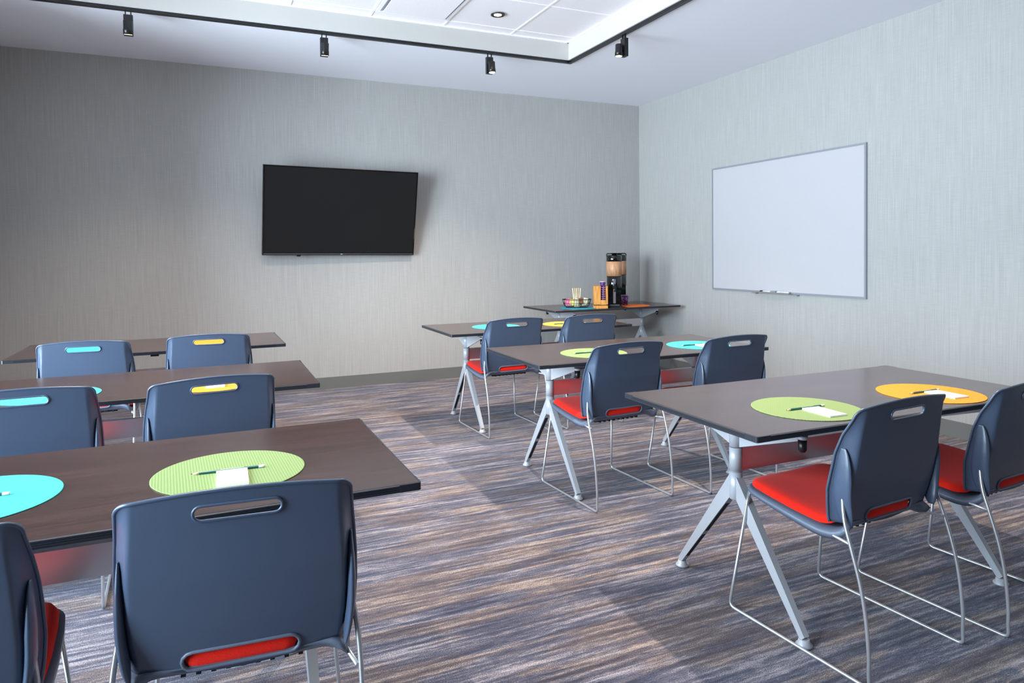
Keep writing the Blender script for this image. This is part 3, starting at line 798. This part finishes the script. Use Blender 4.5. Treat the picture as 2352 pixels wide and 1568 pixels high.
# cup holder
cx, cy = 3.722, 6.080
t = thing('cup_holder', 'honey wood cup holder box left of the coffee dispenser', 'cup holder', (cx, cy, TH+.0005), -.46)
b = MB(); hw, hd, H = .072, .062, .228
b.box(-hw+.005, 0, H/2+.02, .010, 2*hd, H-.04); b.box(hw-.005, 0, H/2+.02, .010, 2*hd, H-.04); b.box(0, hd-.005, H/2+.02, 2*hw-.02, .010, H-.04)
b.box(-.0315, -hd+.005, H/2+.02, .061, .010, H-.04); b.box(.0565, -hd+.005, H/2+.02, .011, .010, H-.04)
b.box(.025, -hd+.005, .06, .056, .010, .05); b.box(0, 0, .038, 2*hw-.02, 2*hd-.02, .006)
b.build('box', 'box', t)
MB().box(0, 0, .014, 2*hw, 2*hd, .028).build('drawer', 'box', t, bevel=.002)
def paper_cup(x, y, z, label, grp=None, s=1., flip=False):
    t = thing('paper_cup', label, 'cup', (x, y, z), random.random(), grp)
    h = .108*s
    if flip:
        MB().lathe([(.041*s, 0), (.029*s, h)], n=28).build('cup_wall', 'cup', t)
        MB().lathe([(.0435*s, 0), (.0435*s, .005)], n=28).build('rolled_lip', 'lid', t)
    else:
        MB().lathe([(.029*s, 0), (.041*s, h)], n=28).build('cup_wall', 'cup', t)
        MB().lathe([(.0435*s, h-.004), (.0435*s, h+.002)], n=28).build('rolled_lip', 'lid', t)
        MB().lathe([(.038*s, h+.0015), (.038*s, h+.0025)], n=28).build('cup_opening', 'rib', t)  # dark disc over the closed cup paints in the shade inside it
    return t
# nested stack visible through the slot, rims showing
ux, uy = cx+.025*cos(-.46), cy+.025*sin(-.46)
for k in range(8):
    o = thing('paper_cup', 'purple paper cup nested in the stack inside the wooden cup holder', 'cup', (ux, uy, TH+.058+.0225*k), .1*k, 'nested purple paper cups')
    if k == 7: o['label'] = 'topmost purple cup sticking out of the wooden cup holder'
    MB().lathe([(.0225, 0), (.0295, .0225 if k < 7 else .055)], n=24).build('cup_wall', 'cup', o)
    MB().lathe([(.0315, .0175 if k < 7 else .052), (.0315, .0215 if k < 7 else .058)], n=24).build('rolled_lip', 'lid', o)
paper_cup(4.135, 6.25, Z1, 'single purple paper cup standing right of the coffee dispensers')
# wire basket with packets and stirrers
bx_, by_ = 3.525, 6.225
t = thing('wire_basket', 'oval black wire basket on the blue mat', 'basket', (bx_, by_, TH+.0029), -.42)
b = MB()
def ell(rx, ry, z, n=40): return [(rx*cos(2*pi*k/n), ry*sin(2*pi*k/n), z) for k in range(n)]
b.tube(ell(.150, .090, .085), .004, 8, closed=True); b.tube(ell(.110, .060, .004), .003, 6, closed=True); b.tube(ell(.140, .082, .045), .002, 6, closed=True)
for k in range(30):
    a = 2*pi*k/30
    b.tube(smooth_path([(.108*cos(a), .058*sin(a), .004), (.128*cos(a), .072*sin(a), .02), (.141*cos(a+.05), .083*sin(a+.05), .05), (.150*cos(a+.08), .090*sin(a+.08), .085)], 3), .0017, 5)
for k in range(-3, 4): b.tube([(-.105*sqrt(1-(k/4.)**2), k*.015, .004), (.105*sqrt(1-(k/4.)**2), k*.015, .004)], .0015, 5)
b.build('wire_frame', 'black', t)
Rb = Matrix.Rotation(-.42, 3, 'Z')
def in_basket(x, y): v = Rb @ Vector((x, y, 0)); return bx_+v.x, by_+v.y
packs = [('pink', 'pink sweetener packet at the left end of the wire basket', 5, -.082, 'pink sweetener packets'),
         ('yel', 'yellow sweetener packet left of centre in the wire basket', 6, -.045, 'yellow sweetener packets'),
         ('cream', 'white creamer packet in the middle of the wire basket', 6, .0, 'white packets in the basket'),
         ('brown', 'brown sugar packet right of centre in the wire basket', 6, .045, 'brown sugar packets'),
         ('cream', 'beige packet at the right end of the wire basket', 6, .078, 'beige packets in the basket')]
for m_, lab, n, x0, grp in packs:
    for k in range(n):
        x, y = in_basket(x0+random.uniform(-.012, .012), -.030+.060*k/(n-1))
        o = MB().box(0, 0, 0, .048, .004, .062).build('sugar_packet', m_); o.location = (x, y, TH+.045+random.uniform(0, .018) + (.012 if x0 > .04 else 0))
        o.rotation_euler = (random.uniform(-.25, .25), random.uniform(-.3, .3), -.42+random.uniform(-.25, .25)); tag(o, lab, 'packet', grp)
for k in range(9):
    x, y = in_basket(-.022+.011*(k % 5), .004+.007*(k//5))
    o = MB().box(0, 0, .098, .0085, .002, .196).build('stir_stick', 'stir', bevel=.0005, seg=1); o.location = (x, y, TH+.009)
    o.rotation_euler = (random.uniform(-.06, .1), (-.10+.05*(k % 5)), -.42+random.uniform(-.3, .3))
    tag(o, 'pale wooden stir stick standing upright in the wire basket', 'stir stick', 'wooden stir sticks')
